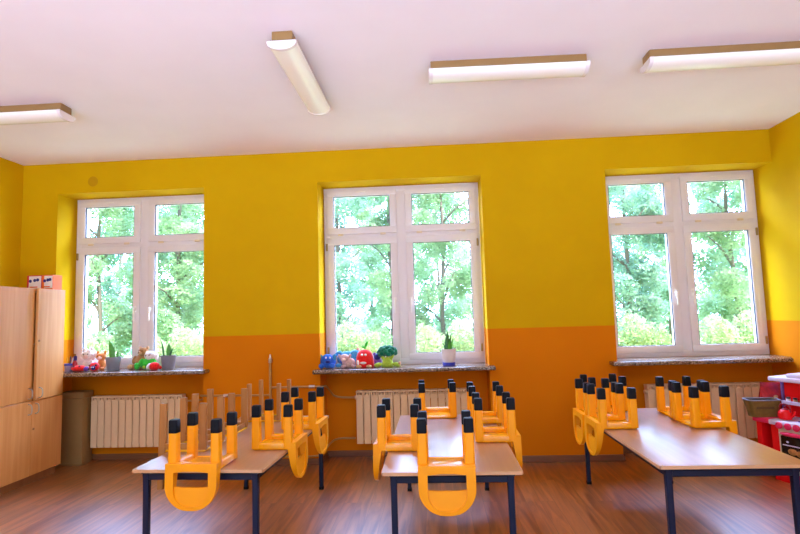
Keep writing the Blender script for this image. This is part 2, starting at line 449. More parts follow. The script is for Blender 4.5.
window(3, 1.547, 2.950, 'right double white window beside the right wall', 1.472, 2.906)

# ------------------------------------------------------------------ radiators
def radiator(x0, n, label):
    w = .0672; z0, z1 = .135, .600
    yb = ND - .025; yf = yb - .085
    r = thing('radiator', label, 'radiator', (x0 + n * w / 2, yb, z0), 0)
    ox, oy, oz = x0 + n * w / 2, yb, z0
    hgt = z1 - z0
    bm = bmesh.new()
    box(bm, -w * .5 + .003, w * .5 - .003, -.085, -.076, .0, hgt - .035, .004)        # flat front face
    box(bm, -.009, .009, -.078, 0, .0, hgt - .02, .003)                               # web
    box(bm, -w * .5 + .004, w * .5 - .004, -.050, -.042, .02, hgt - .05, .003)        # middle fin
    box(bm, -w * .5 + .004, w * .5 - .004, -.010, -.002, .02, hgt - .03, .003)
    box(bm, -.5 * w + .002, -.5 * w + .014, -.080, -.004, hgt - .042, hgt, .003); box(bm, .5 * w - .014, .5 * w - .002, -.080, -.004, hgt - .042, hgt, .003)
    box(bm, -w * .5 + .001, w * .5 - .001, -.082, -.070, hgt - .014, hgt, .003)       # top lip, gap below
    box(bm, -w * .5 + .001, w * .5 - .001, -.050, -.002, hgt - .008, hgt, .003)
    tube(bm, [(-w * .5, -.045, .045), (w * .5, -.045, .045)], .02, 10); tube(bm, [(-w * .5, -.045, hgt - .06), (w * .5, -.045, hgt - .06)], .02, 10)
    first = None
    for k in range(n):
        x = (k + .5) * w - n * w / 2
        if first is None:
            first = finish('radiator_section', bm, M['radiator'], r, False); c = first
        else:
            c = first.copy(); COL.objects.link(c); c.parent = r
        c.location = (x, 0, 0)
    for sx in (-1, 1):
        bm = bmesh.new(); tube(bm, [(sx * n * w / 2, -.045, hgt - .06), (sx * (n * w / 2 + .012), -.045, hgt - .06)], .018, 12)
        finish('end_plug', bm, M['radiator'], r)
    for sx in (-.3, .3):
        bm = bmesh.new(); box(bm, sx * n * w - .01, sx * n * w + .01, -.03, .022, hgt - .12, hgt - .09, .003); finish('wall_bracket', bm, M['radiator'], r)
    return r
radiator(-3.222, 13, 'cream ribbed radiator under the left window')
radiator(-.735, 15, 'cream ribbed radiator under the middle window')
radiator(1.830, 15, 'cream ribbed radiator under the right window, beside the toy kitchen')

# pipes between the radiators
p = thing('heating_pipe', 'painted heating pipes rising on the orange wall between left and middle windows', 'pipe', (-1.465, D - .02, 0))
def pobj(name, pts, rad, mat, parent=p, off=(-1.465, D - .02, 0)):
    bm = bmesh.new(); tube(bm, [Vector(q) - Vector(off) for q in pts], rad, 10); return finish(name, bm, mat, parent)
py_ = D - .022
pobj('riser', [(-1.465, py_, .0), (-1.465, py_, .90)], .011, M['pipe'])
bm = bmesh.new(); lathe(bm, [(.014, .885), (.017, .895), (.017, .925), (.010, .930), (.007, .955), (.003, .962)], seg=14); finish('air_vent', bm, M['steel'], p)
pobj('branch_pipe', smooth_path([(-1.465, py_, .606), (-2.00, py_, .612), (-2.06, py_, .612), (-2.115, py_ + .02, .612), (-2.125, ND - .09, .570), (-2.20, ND - .07, .540), (-2.330, ND - .07, .540)]), .0085, M['pipe'])
pobj('branch_pipe', smooth_path([(-1.465, py_, .672), (-1.06, py_, .672), (-1.0, py_, .672), (-.975, py_ + .05, .670), (-.965, ND - .10, .600), (-.93, ND - .07, .545), (-.752, ND - .07, .540)]), .0085, M['pipe'])
pobj('return_pipe', smooth_path([(-1.465, py_, .105), (-1.40, py_, .075), (-1.06, py_, .075), (-1.0, py_, .10), (-.965, py_ + .05, .16), (-.93, ND - .07, .18), (-.752, ND - .07, .18)]), .0085, M['pipe'])
for (x, z) in ((-1.095, .672), (-1.86, .610)):
    bm = bmesh.new(); tube(bm, [(x + 1.465 - .025, -.002, z), (x + 1.465 + .025, -.002, z)], .014, 8); finish('pipe_coupling', bm, M['steel'], p)

# ------------------------------------------------------------------ cupboard
CX = -3.285; CY0, CY1, CH_ = 3.835, 4.555, 1.584
cb = thing('cupboard', 'tall beech cupboard against the left wall, upper right door ajar', 'cupboard', (CX, (CY0 + CY1) / 2, 0))
cyc = (CY0 + CY1) / 2; hw = (CY1 - CY0) / 2
bm = bmesh.new()
bk = XL + .02 - CX
t = .018
box(bm, bk, -.02, -hw, -hw + t, .07, CH_, .001); box(bm, bk, -.02, hw - t, hw, .07, CH_, .001)
box(bm, bk, -.02, -hw + t, hw - t, CH_ - t, CH_); box(bm, bk, -.02, -hw + t, hw - t, .07, .07 + t)
box(bm, bk, -.02, -hw + t, hw - t, .655, .655 + t); box(bm, bk, -.03, -hw + t, hw - t, 1.1, 1.1 + t); box(bm, bk, bk + .006, -hw + t, hw - t, .07 + t, CH_ - t)
box(bm, bk, -.03, -.009, .009, .09, CH_ - .02)
finish('body', bm, M['beech'], cb, False)
bm = bmesh.new(); box(bm, bk, -.05, -hw + .005, hw - .005, 0, .07); finish('plinth', bm, M['beech_dark'], cb, False)
def door(y0, y1, z0, z1, ajar, hy, hz, keyz=None):
    bm = bmesh.new()
    # hinge on the outer side
    hing = y1 if y0 > -.01 else y0
    o = None
    box(bm, -.02, 0, y0 - hing, y1 - hing, z0, z1, .0015, 1)
    d = finish('door', bm, M['beech'], cb)
    d.location = (0.001, hing, 0)
    bm = bmesh.new()
    yy = hy - hing
    tube(bm, smooth_path([(0, yy, hz - .042), (.028, yy, hz - .036), (.034, yy, hz), (.028, yy, hz + .036), (0, yy, hz + .042)], 2), .0045, 8)
    finish('door_handle', bm, M['chrome'], d)
    if keyz:
        bm = bmesh.new(); kx = .03 if y0 > -.01 else -.03
        kx = (y0 + .022 if y0 > -.01 else y1 - .022) - hing
        tube(bm, [(-.002, kx, keyz), (.004, kx, keyz)], .009, 12); finish('key_lock', bm, M['beech_dark'], d)
    d.rotation_euler = (0, 0, ajar)
    return d
door(-hw + .002, -.002, .672, CH_ - .002, 0, -.038, .728)
door(.002, hw - .002, .672, CH_ - .002, math.radians(4.2), .040, .728, 1.15)
door(-hw + .002, -.002, .075, .666, 0, -.038, .603)
door(.002, hw - .002, .075, .666, 0, .038, .603, .44)

# game box on top of the cupboard
def game_box(x0, x1, y0, y1, label, front, side):
    g = thing('game_box', label, 'box', ((x0 + x1) / 2, (y0 + y1) / 2, CH_))
    hx, hy = (x1 - x0) / 2, (y1 - y0) / 2
    bm = bmesh.new(); box(bm, -hx, hx, -hy, hy, 0, .128, .002, 1); finish('carton', bm, M[side], g)
    bm = bmesh.new(); box(bm, -hx + .02, hx - .002, -hy - .0012, -hy + .001, .012, .120); finish('printed_panel', bm, M[front], g, False)
    bm = bmesh.new()
    for k in (-.5, .1, .5):
        lathe(bm, [(.014, 0), (.014, .0009)], (hx * k, .082 + .01 * k, 0), 14)
    bmesh.ops.rotate(bm, verts=bm.verts[:], cent=(0, 0, 0), matrix=Matrix.Rotation(PI / 2, 3, 'X'))
    for v in bm.verts: v.co.y += -hy - .0012
    finish('printed_mark', bm, M['p_navy'], g)
    bm = bmesh.new(); box(bm, -hx * .6, hx * .5, -hy - .002, -hy - .001, .020, .030); finish('printed_stripe', bm, M['box_orange'], g, False)
    return g
game_box(-3.535, -3.402, 4.41, 4.53, 'red game box on top of the cupboard, left of the white and orange one', 'box_white', 'box_red')
game_box(-3.396, -3.300, 4.41, 4.53, 'white and orange game box on the cupboard, beside the window reveal', 'box_white', 'box_orange')

# cardboard box in the niche left of the radiator
cbx = thing('cardboard_box', 'tall brown cardboard box between cupboard and left radiator', 'box', (-3.358, 4.845, 0))
bm = bmesh.new(); box(bm, -.115, .115, -.075, .075, 0, .595, .004, 2); finish('carton', bm, M['cardboard'], cbx)
bm = bmesh.new(); box(bm, -.118, .118, -.080, .078, .595, .655, .012, 3)
finish('lid', bm, M['cardboard'], cbx)
bm = bmesh.new(); box(bm, .1155, .1175, -.03, .02, .40, .59); finish('tape', bm, M['cardboard'], cbx, False)

# ------------------------------------------------------------------ tables
TZ = .528
def table(name_label, cx, cy, w, l, rz):
    r = thing('table', name_label, 'table', (cx, cy, 0), rz)
    hx, hy = w / 2, l / 2
    bm = bmesh.new(); box(bm, -hx + .0015, hx - .0015, -hy + .0015, hy - .0015, TZ - .017, TZ, .002, 2); finish('table_top', bm, M['table_top'], r)
    bm = bmesh.new(); 
    o = rrect(hx, hy, .012, 3); i = rrect(hx - .002, hy - .002, .010, 3)
    va = [bm.verts.new((x, y, TZ - .0165)) for x, y in o]; vb = [bm.verts.new((x, y, TZ - .001)) for x, y in o]
    vc = [bm.verts.new((x, y, TZ - .0165)) for x, y in i]; vd = [bm.verts.new((x, y, TZ - .001)) for x, y in i]
    n = len(o)
    for k in range(n):
        j = (k + 1) % n
        bm.faces.new((va[k], va[j], vb[j], vb[k])); bm.faces.new((vb[k], vb[j], vd[j], vd[k])); bm.faces.new((vd[k], vd[j], vc[j], vc[k])); bm.faces.new((vc[k], vc[j], va[j], va[k]))
    finish('edge_band', bm, M['table_edge'], r)
    lx, ly = hx - .055, hy - .05
    bm = bmesh.new(); q = .0135
    for s in (-1, 1):
        box(bm, -lx, lx, s * ly - q, s * ly + q, TZ - .062, TZ - .030, .003, 1)
        box(bm, s * lx - q, s * lx + q, -ly, ly, TZ - .062, TZ - .030, .003, 1)
    for sx in (-1, 1):
        for sy in (-1, 1): box(bm, sx * lx - .02, sx * lx + .02, sy * ly - .02, sy * ly + .02, TZ - .030, TZ - .017)
    finish('under_frame', bm, M['navy'], r)
    for sx in (-1, 1):
        for sy in (-1, 1):
            bm = bmesh.new()
            loft(bm, [(sx * lx, sy * ly, .012, .014, .014, .004), (sx * lx, sy * ly, TZ - .10, .015, .015, .004), (sx * lx, sy * ly, TZ - .055, .016, .016, .004), (sx * lx, sy * ly, TZ - .018, .018, .018, .004)])
            lg = finish('leg', bm, M['navy'], r)
            bm = bmesh.new(); loft(bm, [(sx * lx, sy * ly, 0, .016, .016, .004), (sx * lx, sy * ly, .02, .016, .016, .004)]); finish('foot_cap', bm, M['black_rubber'], lg)
    return r
table('laminate table with navy legs on the left, carrying wooden and yellow chairs', -1.198, 3.396, .690, 1.425, math.radians(-2.0))
table('middle laminate table with navy legs, in front of the middle window', .055, 3.318, .668, 1.446, 0)
table('right laminate table with navy legs, its front half empty and shiny', 1.378, 3.405, .690, 1.506, 0)

# ------------------------------------------------------------------ upturned yellow chair (origin: seat lying on the table)
TIP = .249
CZ = TZ + .0008
def yellow_chair(label, loc, rz, group):
    t = thing('yellow_chair', label, 'chair', loc, rz, group)
    mat = M['yellow']
    bm = bmesh.new()
    hx, y0, y1 = .132, -.116, .116
    box(bm, -hx + .012, hx - .012, y0 + .01, y1 - .006, 0, .014, .005, 2)
    for sx in (-1, 1): box(bm, sx * .112 - .021, sx * .112 + .021, y0 + .005, y1 - .005, 0, .040, .010, 3)
    box(bm, -.112, .112, y0, y0 + .034, 0, .041, .010, 3); box(bm, -.112, .112, y1 - .020, y1, 0, .018, .007, 3)
    seat = finish('seat', bm, M['yellow_gloss'], t)
    for sx in (-1, 1):
        for sy in (-1, 1):
            bm = bmesh.new(); x, y = sx * .111, sy * .093
            loft(bm, [(x, y, .008, .0245, .025, .012), (x, y, .06, .0240, .0245, .011), (x, y, .14, .0230, .0235, .010), (x, y, TIP - .062, .0222, .0225, .010)], 0, 5)
            lg = finish('leg', bm, mat, t)
            bm = bmesh.new()
            loft(bm, [(x, y, TIP - .066, .0222, .0226, .010), (x, y, TIP - .064, .0238, .0242, .010), (x, y, TIP - .006, .0232, .0236, .010), (x, y, TIP, .0195, .020, .009)], 0, 5)
            finish('rubber_foot', bm, M['black_rubber'], lg)
    # backrest: U-shaped frame hanging down behind the seat edge, slot under the seat, curved panel
    yc = lambda z: -.118 + z * .10
    th = lambda z: .046 + z * .15
    def down(hx, zt, zb, rad, n=10):
        pts = []
        m = 6
        for k in range(m): pts.append((-hx, zt + (zb + rad - zt) * k / m))
        for k in range(n + 1):
            a = PI + PI / 2 * k / n
            pts.append((-hx + rad + rad * math.cos(a), zb + rad + rad * math.sin(a)))
        for k in range(n + 1):
            a = 1.5 * PI + PI / 2 * k / n
            pts.append((hx - rad + rad * math.cos(a), zb + rad + rad * math.sin(a)))
        for k in range(m - 1, -1, -1): pts.append((hx, zt + (zb + rad - zt) * k / m))
        return pts
    bm = bmesh.new()
    out = down(.1335, .040, -.182, .120)
    hole = [(-.090, -.002)] + down(.090, -.010, -.164, .076) + [(.090, -.002), (.03, .004), (-.03, .004)]
    plate(bm, out, [hole], yc, th)
    bmesh.ops.bevel(bm, geom=[e for e in bm.edges if len(e.link_faces) == 2 and e.calc_face_angle(0) > 1.0], offset=.006, segments=2, affect='EDGES')
    bk_ = finish('backrest', bm, mat, t)
    bm = bmesh.new()
    pan = down(.094, -.072, -.168, .078)
    pan = [(-.094, -.072)] + pan + [(.094, -.072), (.045, -.076), (-.045, -.076)]
    # dedupe first/last
    seen = []; 
    for q in pan:
        if not seen or (abs(q[0] - seen[-1][0]) + abs(q[1] - seen[-1][1])) > 1e-5: seen.append(q)
    if abs(seen[0][0] - seen[-1][0]) + abs(seen[0][1] - seen[-1][1]) < 1e-5: seen.pop()
    plate(bm, seen, [], lambda z: yc(z) + .002, lambda z: .014)
    finish('back_panel', bm, mat, bk_)
    return t
R90 = PI / 2
G = 'yellow plastic chairs upturned on the tables'
ch = yellow_chair('yellow upturned chair hanging over the front edge of the middle table', (.031, 2.686, CZ), 0, G)
dd = math.radians
for (x, y, rz, lab) in [
    (-.217, 3.110, -R90 - dd(2), 'yellow upturned chair on the left edge of the middle table'),
    (-.003, 4.000, PI + dd(2), 'yellow upturned chair at the far end of the middle table, by the radiator'),
    (.329, 3.278, R90 - dd(1), 'nearer of two yellow upturned chairs on the right edge of the middle table'),
    (.329, 3.807, R90, 'farther of two yellow upturned chairs on the right edge of the middle table'),
    (-1.222, 2.772, dd(-2.5), 'yellow upturned chair hanging over the front edge of the left table'),
    (-.949, 3.181, R90 - dd(1), 'nearer of two yellow upturned chairs on the right edge of the left table'),
    (-.930, 3.710, R90 - dd(2), 'farther of two yellow upturned chairs on the right edge of the left table'),
    (1.117, 3.576, -R90, 'nearer of two yellow upturned chairs on the left edge of the right table'),
    (1.110, 3.853, -R90 - dd(1), 'farther of two yellow upturned chairs on the left edge of the right table'),
    (1.671, 3.570, R90 + dd(2), 'nearer of two yellow upturned chairs on the right edge of the right table'),
    (1.682, 3.865, R90 - dd(1), 'farther of two yellow upturned chairs on the right edge of the right table'),
    (1.238, 4.132, PI + dd(3), 'yellow upturned chair at the far end of the right table'),
]:
    dup(ch, (x, y, CZ), rz, lab, G)

# ------------------------------------------------------------------ upturned wooden chair with a yellow seat
def wooden_chair(label, loc, rz, group):
    t = thing('wooden_chair', label, 'chair', loc, rz, group)
    tip = .272
    bm = bmesh.new(); box(bm, -.128, .128, -.105, .135, 0, .012, .005, 2); finish('seat', bm, M['ply_yellow'], t)
    for sx in (-1, 1):
        bm = bmesh.new(); x = sx * .112
        # front leg: flat board with a curved foot into the side rail
        loft(bm, [(x, .114, .012, .012, .028, .004), (x, .118, .05, .012, .022, .004), (x, .118, .10, .012, .0205, .004), (x, .118, tip, .012, .020, .004)], 0, 3)
        finish('leg', bm, M['chair_wood'], t)
        bm = bmesh.new()
        loft(bm, [(x, -.138, -.21, .012, .017, .004), (x, -.132, -.10, .012, .0195, .004), (x, -.130, -.02, .012, .0205, .004), (x, -.128, .05, .012, .0205, .004), (x, -.124, tip, .012, .020, .004)], 0, 3)
        finish('leg', bm, M['chair_wood'], t)
        bm = bmesh.new(); box(bm, x - .010, x + .010, -.115, .105, .012, .045, .004, 2); finish('side_rail', bm, M['chair_wood'], t)
    bm = bmesh.new(); box(bm, -.104, .104, .110, .126, .012, .042, .003, 2); finish('front_rail', bm, M['chair_wood'], t)
    bm = bmesh.new(); 
    plate(bm, [(-.101, -.11), (.101, -.11), (.101, -.195), (.06, -.205), (-.06, -.205), (-.101, -.195)], [], lambda z: -.134, lambda z: .012)
    finish('backrest', bm, M['ply_yellow'], t)
    return t
GW = 'wooden chairs upturned on the left table'
wc = wooden_chair('wooden upturned chair with yellow seat, nearest on the left edge of the left table', (-1.459, 3.163, CZ), -R90 - dd(3), GW)
dup(wc, (-1.445, 3.540, CZ), -R90 - dd(1), 'second wooden upturned chair from the front on the left edge of the left table', GW)
dup(wc, (-1.262, 4.010, CZ), PI - dd(2), 'wooden upturned chair at the far end of the left table', GW)

# ------------------------------------------------------------------ ceiling lamps
def lamp(label, loc, rz, L=.95):
    r = thing('ceiling_lamp', label, 'lamp', (*loc, H), rz, 'fluorescent ceiling lamps')
    h = L / 2
    bm = bmesh.new(); box(bm, -h + .01, h - .01, -.055, .055, -.050, 0, .004, 2); finish('housing', bm, M['lamp_body'], r)
    bm = bmesh.new(); box(bm, -h + .008, h - .008, -.066, .066, -.058, -.049, .002, 1); finish('seam', bm, M['lamp_seam'], r)
    def prof(w, d, n=14): return [(-w * math.cos(PI * k / n), -.057 - d * math.sin(PI * k / n) ** .8) for k in range(n + 1)]
    def bar(bm, x0, x1, w, d):
        a = [bm.verts.new((x0, y, z)) for y, z in prof(w, d)]; b = [bm.verts.new((x1, y, z)) for y, z in prof(w, d)]
        for k in range(len(a) - 1): bm.faces.new((a[k], a[k + 1], b[k + 1], b[k]))
        bm.faces.new((a[-1], a[0], b[0], b[-1])); bm.faces.new(a); bm.faces.new(b[::-1])
    bm = bmesh.new(); bar(bm, -h + .02, h - .02, .078, .047); finish('diffuser', bm, M['lamp_diffuser'], r, True, 50)
    for s in (-1, 1):
        bm = bmesh.new(); bar(bm, s * (h - .022), s * h, .081, .050); finish('end_cap', bm, M['lamp_cap'], r, True, 50)
    return r
lamp('long ceiling lamp pointing at the windows, left of centre', (-.755, 3.11), R90, .94)
lamp('long ceiling lamp parallel to the windows, in front of the middle window', (.492, 3.150), dd(1.2))
lamp('long ceiling lamp at the right, cut off by the picture edge', (1.785, 3.155), 0)
lamp('ceiling lamp at the far left, cut off by the picture edge', (-2.965, 3.425), 0)

# ------------------------------------------------------------------ window-sill plants
def plant(label, x, y, pot, blades, saucer=False, r=.056, h=.105):
    t = thing('potted_plant', label, 'plant', (x, y, SILLS[0] if x < -1.5 else SILLS[1]))
    z0 = 0
    if saucer:
        bm = bmesh.new(); lathe(bm, [(.052, 0), (.056, .004), (.057, .030), (.053, .030), (.050, .006)], seg=28); finish('saucer', bm, M['saucer_blue'], t)
        z0 = .006
    bm = bmesh.new()
    lathe(bm, [(r * .72, z0), (r * .78, z0 + .004), (r * .98, h * .92), (r, h), (r * .94, h), (r * .90, h - .02), (r * .6, h - .022)], seg=28)
    finish('pot', bm, M[pot], t)
    bm = bmesh.new(); lathe(bm, [(r * .2, h - .016), (r * .9, h - .018)], seg=20, cap=False); bmesh.ops.holes_fill(bm, edges=bm.edges[:]); finish('soil', bm, M['soil'], t)
    for (dx, dy, L, lean, az, w, mt) in blades:
        bm = bmesh.new(); n = 8; L1 = []
        for k in range(n + 1):
            s = k / n; ww = w * (1.0 - s ** 3) * (.75 + .6 * s * (1 - s) * 2)
            c = Vector((dx + math.cos(az) * lean * s * s, dy + math.sin(az) * lean * s * s, h - .02 + L * s))
            rt = Vector((math.cos(az * .5 + .3), math.sin(az * .5 + .3), 0))
            nn = Vector((-math.sin(az * .5 + .3), math.cos(az * .5 + .3), 0))
            ww = max(ww, .0008)
            L1.append([bm.verts.new(c - rt * ww), bm.verts.new(c - nn * ww * .35), bm.verts.new(c + rt * ww), bm.verts.new(c + nn * .12 * ww)])
        for a, b in zip(L1, L1[1:]):
            for k in range(4): bm.faces.new((a[k], a[(k + 1) % 4], b[(k + 1) % 4], b[k]))
        bm.faces.new(L1[0][::-1]); bm.faces.new(L1[-1])
        finish('leaf', bm, M[mt], t, True, 70)
    return t
plant('single-leaf plant in a grey pot on the left sill, between plush toys', -2.962, 4.77, 'pot_grey',
      [(-.010, 0, .175, -.035, 0, .026, 'leaf_green'), (.030, .005, .085, .012, .3, .009, 'leaf_green')], h=.124, r=.066)
plant('plant with several leaves in a grey pot at the right end of the left sill', -2.440, 4.77, 'pot_grey',
      [(.004, 0, .135, -.002, 0, .023, 'leaf_green'), (-.045, 0, .175, -.034, 0, .009, 'leaf_dark'), (.018, -.005, .100, .040, 0, .009, 'leaf_dark'), (.010, .010, .09, .012, .6, .012, 'leaf_green')], h=.126, r=.066)
plant('spiky plant in a pale pot with a blue saucer on the middle sill', .114, 4.75, 'pot_cream',
      [(-.010, 0, .175, .004, 0, .024, 'leaf_dark'), (.018, 0, .115, .028, 0, .012, 'leaf_green'), (.012, .012, .165, .016, .2, .010, 'leaf_dark'), (-.028, 0, .075, -.022, 0, .009, 'leaf_dark'), (.004, -.012, .10, .012, .5, .013, 'leaf_green')], True, h=.145, r=.066)

# ------------------------------------------------------------------ plush toys
def toy(name, label, x, y, rz=0, cat='plush toy'):
    t = thing(name, label, cat, (x, y, SILLS[0] if x < -1.5 else SILLS[1]), rz)
    t.scale = (1.12, 1.0, 1.12)
    return t
def part(t, name, blobs, mat, label=None):
    bm = bmesh.new()
    for b in blobs:
        rot = b[2] if len(b) > 2 else None
        ell(bm, b[0], b[1], 0, 16, 10, rot)
    o = finish(name, bm, M[mat], t, True, 80)
    if label: o['label'] = label
    return o
RX = lambda a: Matrix.Rotation(math.radians(a), 3, 'X')
RY = lambda a: Matrix.Rotation(math.radians(a), 3, 'Y')
RZ = lambda a: Matrix.Rotation(math.radians(a), 3, 'Z')

# pencil cup
t = thing('pencil_cup', 'lilac pencil cup at the left end of the left sill', 'cup', (-3.395, 4.78, SILLS[0]))
bm = bmesh.new(); lathe(bm, [(.032, 0), (.034, .003), (.038, .07), (.036, .07), (.032, .006)], seg=24); finish('cup_body', bm, M['cup'], t)
bm = bmesh.new(); lathe(bm, [(.0385, .055), (.039, .056), (.039, .072), (.0385, .073)], seg=24, cap=False); finish('rim_band', bm, M['cup_blue'], t)
def pencil(px, dx, L, mt, lab):
    bm = bmesh.new(); tube(bm, [(0, 0, 0), (dx, .004, L - .018), (dx * 1.1, .0045, L)], [.0045, .0045, .0008], 6)
    o = finish('pencil', bm, M[mt]); o.location = (-3.395 + px, 4.78, SILLS[0] + .010)
    tag(o, lab, 'pencil', 'pencils in the lilac cup')
pencil(-.012, -.010, .125, 'ply_yellow', 'yellow pencil standing in the lilac cup on the left sill')
pencil(.006, .006, .135, 'p_black', 'black pencil standing in the lilac cup on the left sill')
pencil(.016, .018, .120, 'eye_white', 'white pencil standing in the lilac cup on the left sill')
t = thing('toy_bottle', 'dark red toy bottle with dark cap beside the lilac pencil cup', 'bottle', (-3.338, 4.785, SILLS[0]))
bm = bmesh.new(); lathe(bm, [(.018, 0), (.020, .004), (.020, .075), (.010, .09), (.010, .10)], seg=18); finish('bottle_body', bm, M['crimson'], t)
bm = bmesh.new(); lathe(bm, [(.013, .098), (.014, .10), (.014, .135), (.010, .14)], seg=16); finish('cap', bm, M['p_navy'], t)

t = toy('plush_lamb', 'white fluffy plush animal with big round head, left end of the left sill', -3.256, 4.855)
part(t, 'body', [((0, 0, .045), (.048, .042, .050))], 'p_white'); 
bl = [((0, -.005, .125), (.052, .045, .048))]
for k in range(14):
    a = k * 2.4; zz = -.03 + .075 * (k / 13)
    rr_ = math.sqrt(max(0, 1 - (zz / .055) ** 2))
    bl.append(((.044 * rr_ * math.cos(a), .004 + .036 * rr_ * math.sin(a), .13 + zz), (.018, .018, .018)))
part(t, 'head', bl, 'p_white')
part(t, 'muzzle', [((0, -.045, .115), (.022, .012, .017))], 'p_skin')
for s in (-1, 1):
    part(t, 'ear', [((s * .055, 0, .125), (.014, .010, .024), RY(s * 25))], 'p_white')
    part(t, 'foot', [((s * .032, -.035, .020), (.020, .028, .020))], 'p_white')
    part(t, 'eye', [((s * .018, -.047, .135), (.005, .004, .006))], 'eye')
t = toy('plush_cat', 'orange plush cat sitting beside the white plush, behind a spotted ball', -3.134, 4.866)
part(t, 'body', [((0, 0, .045), (.036, .034, .048))], 'p_orange'); part(t, 'head', [((0, -.008, .110), (.043, .036, .034))], 'p_orange')
part(t, 'muzzle', [((.004, -.042, .102), (.020, .010, .013))], 'p_skin')
for s in (-1, 1):
    part(t, 'ear', [((s * .030, -.005, .142), (.012, .008, .018), RY(s * 20))], 'p_orange'); part(t, 'paw', [((s * .026, -.032, .014), (.014, .022, .014))], 'p_orange')
    part(t, 'eye', [((s * .015, -.041, .116), (.0045, .004, .005))], 'eye')
t = toy('ladybird_cushion', 'flat red ladybird toy lying in front of the white plush', -3.266, 4.735)
part(t, 'body', [((0, 0, .026), (.066, .038, .026))], 'p_red'); part(t, 'head', [((.064, -.004, .022), (.020, .024, .020))], 'p_purple')
for (x, y) in ((-.03, -.022), (.02, -.025), (-.005, .0)): part(t, 'spot', [((x, y, .044), (.009, .009, .006))], 'p_black')
t = toy('ladybird_ball', 'round red ladybird toy with dark face beside the grey pot', -3.118, 4.730)
part(t, 'body', [((0, 0, .037), (.040, .038, .037))], 'p_red'); part(t, 'face', [((.008, -.028, .032), (.020, .014, .020))], 'p_navy')
for (x, z) in ((-.024, .050), (.030, .052), (-.028, .022)): part(t, 'spot', [((x, -.026, z), (.008, .007, .008))], 'p_black')
for s in (-1, 1): part(t, 'eye', [((.008 + s * .008, -.042, .036), (.0045, .003, .0045))], 'eye_white')

t = toy('teddy_bear', 'brown teddy bear sitting behind the green doll on the left sill', -2.760, 4.876, dd(-12))
part(t, 'body', [((0, 0, .062), (.050, .044, .062))], 'p_brown'); part(t, 'head', [((.030, -.010, .142), (.043, .040, .038))], 'p_brown')
part(t, 'muzzle', [((.024, -.046, .134), (.020, .014, .016))], 'p_tan'); part(t, 'nose', [((.024, -.060, .139), (.006, .005, .005))], 'eye')
for s in (-1, 1):
    part(t, 'ear', [((.030 + s * .036, .002, .172), (.014, .009, .014))], 'p_tan'); part(t, 'leg', [((s * .040 - .02, -.035, .020), (.022, .032, .020))], 'p_brown')
    part(t, 'arm', [((s * .050, -.018, .075), (.018, .020, .036), RY(s * -20))], 'p_brown'); part(t, 'eye', [((.030 + s * .016, -.046, .150), (.0045, .004, .005))], 'eye')
part(t, 'foot', [((-.062, -.060, .022), (.020, .018, .020))], 'p_tan')
t = toy('plush_doll', 'white-faced plush doll in green clothes leaning on the teddy bear', -2.640, 4.795)
part(t, 'body', [((-.020, 0, .048), (.058, .040, .042)), ((.030, -.005, .058), (.036, .034, .036))], 'p_green')
part(t, 'head', [((.014, -.006, .112), (.046, .036, .036))], 'p_white'); part(t, 'hair', [((.045, .015, .102), (.030, .026, .034)), ((.0, .018, .128), (.040, .02, .022))], 'p_white')
for (x, z, rx, rz_) in ((-.085, .030, .022, .030), (.045, .032, .030, .022)): part(t, 'leg', [((x, -.028, z), (rx, .024, rz_))], 'p_green')
part(t, 'arm', [((-.050, -.030, .060), (.018, .018, .036), RY(25))], 'p_green'); part(t, 'button', [((-.018, -.043, .022), (.013, .006, .013))], 'p_lime')
for s in (-1, 1): part(t, 'eye', [((.008 + s * .014, -.041, .115), (.004, .003, .005))], 'eye')
part(t, 'cheek', [((.028, -.041, .122), (.010, .004, .006))], 'p_pink')
t = toy('knitted_hat', 'small red knitted hat with white band beside the green doll', -2.549, 4.712, 0, 'hat')
part(t, 'crown', [((.008, 0, .030), (.046, .036, .034))], 'p_red'); part(t, 'band', [((-.034, -.010, .030), (.014, .032, .028), RY(20))], 'p_white'); part(t, 'bobble', [((.056, .0, .020), (.014, .014, .014))], 'p_red')

# middle sill
t = toy('plush_elephant', 'bright blue plush animal at the left end of the middle sill', -.974, 4.750)
part(t, 'body', [((.010, 0, .055), (.066, .052, .055))], 'p_blue'); part(t, 'head', [((.010, -.030, .075), (.048, .034, .040))], 'p_blue')
for s in (-1, 1):
    part(t, 'ear', [((.010 + s * .054, -.015, .082), (.020, .010, .032), RY(s * 15))], 'p_teal'); part(t, 'leg', [((.008 + s * .042, -.040, .022), (.024, .028, .022))], 'p_blue')
    part(t, 'eye', [((.022 + s * .016, -.063, .088), (.007, .004, .008))], 'eye_white')
part(t, 'muzzle', [((.020, -.062, .055), (.018, .012, .012))], 'p_navy')
t = toy('plush_whale', 'large teal-blue plush toy lying behind the grey-pink one', -.805, 4.880)
part(t, 'body', [((0, 0, .062), (.090, .042, .062))], 'p_teal'); part(t, 'head', [((.062, -.008, .098), (.042, .034, .036))], 'p_teal'); part(t, 'belly', [((-.010, -.030, .050), (.055, .018, .036))], 'p_blue')
part(t, 'fin', [((-.075, -.01, .108), (.030, .018, .018), RY(-25))], 'p_teal'); part(t, 'ear', [((.085, .0, .130), (.016, .010, .020))], 'p_pink')
t = toy('plush_puppy', 'grey-pink plush puppy slumped between the blue toys and red toy', -.788, 4.752)
part(t, 'body', [((.010, 0, .040), (.054, .036, .042))], 'p_pink'); part(t, 'head', [((-.020, -.012, .078), (.040, .034, .032))], 'p_pink'); part(t, 'muzzle', [((-.024, -.044, .068), (.018, .012, .013))], 'p_skin')
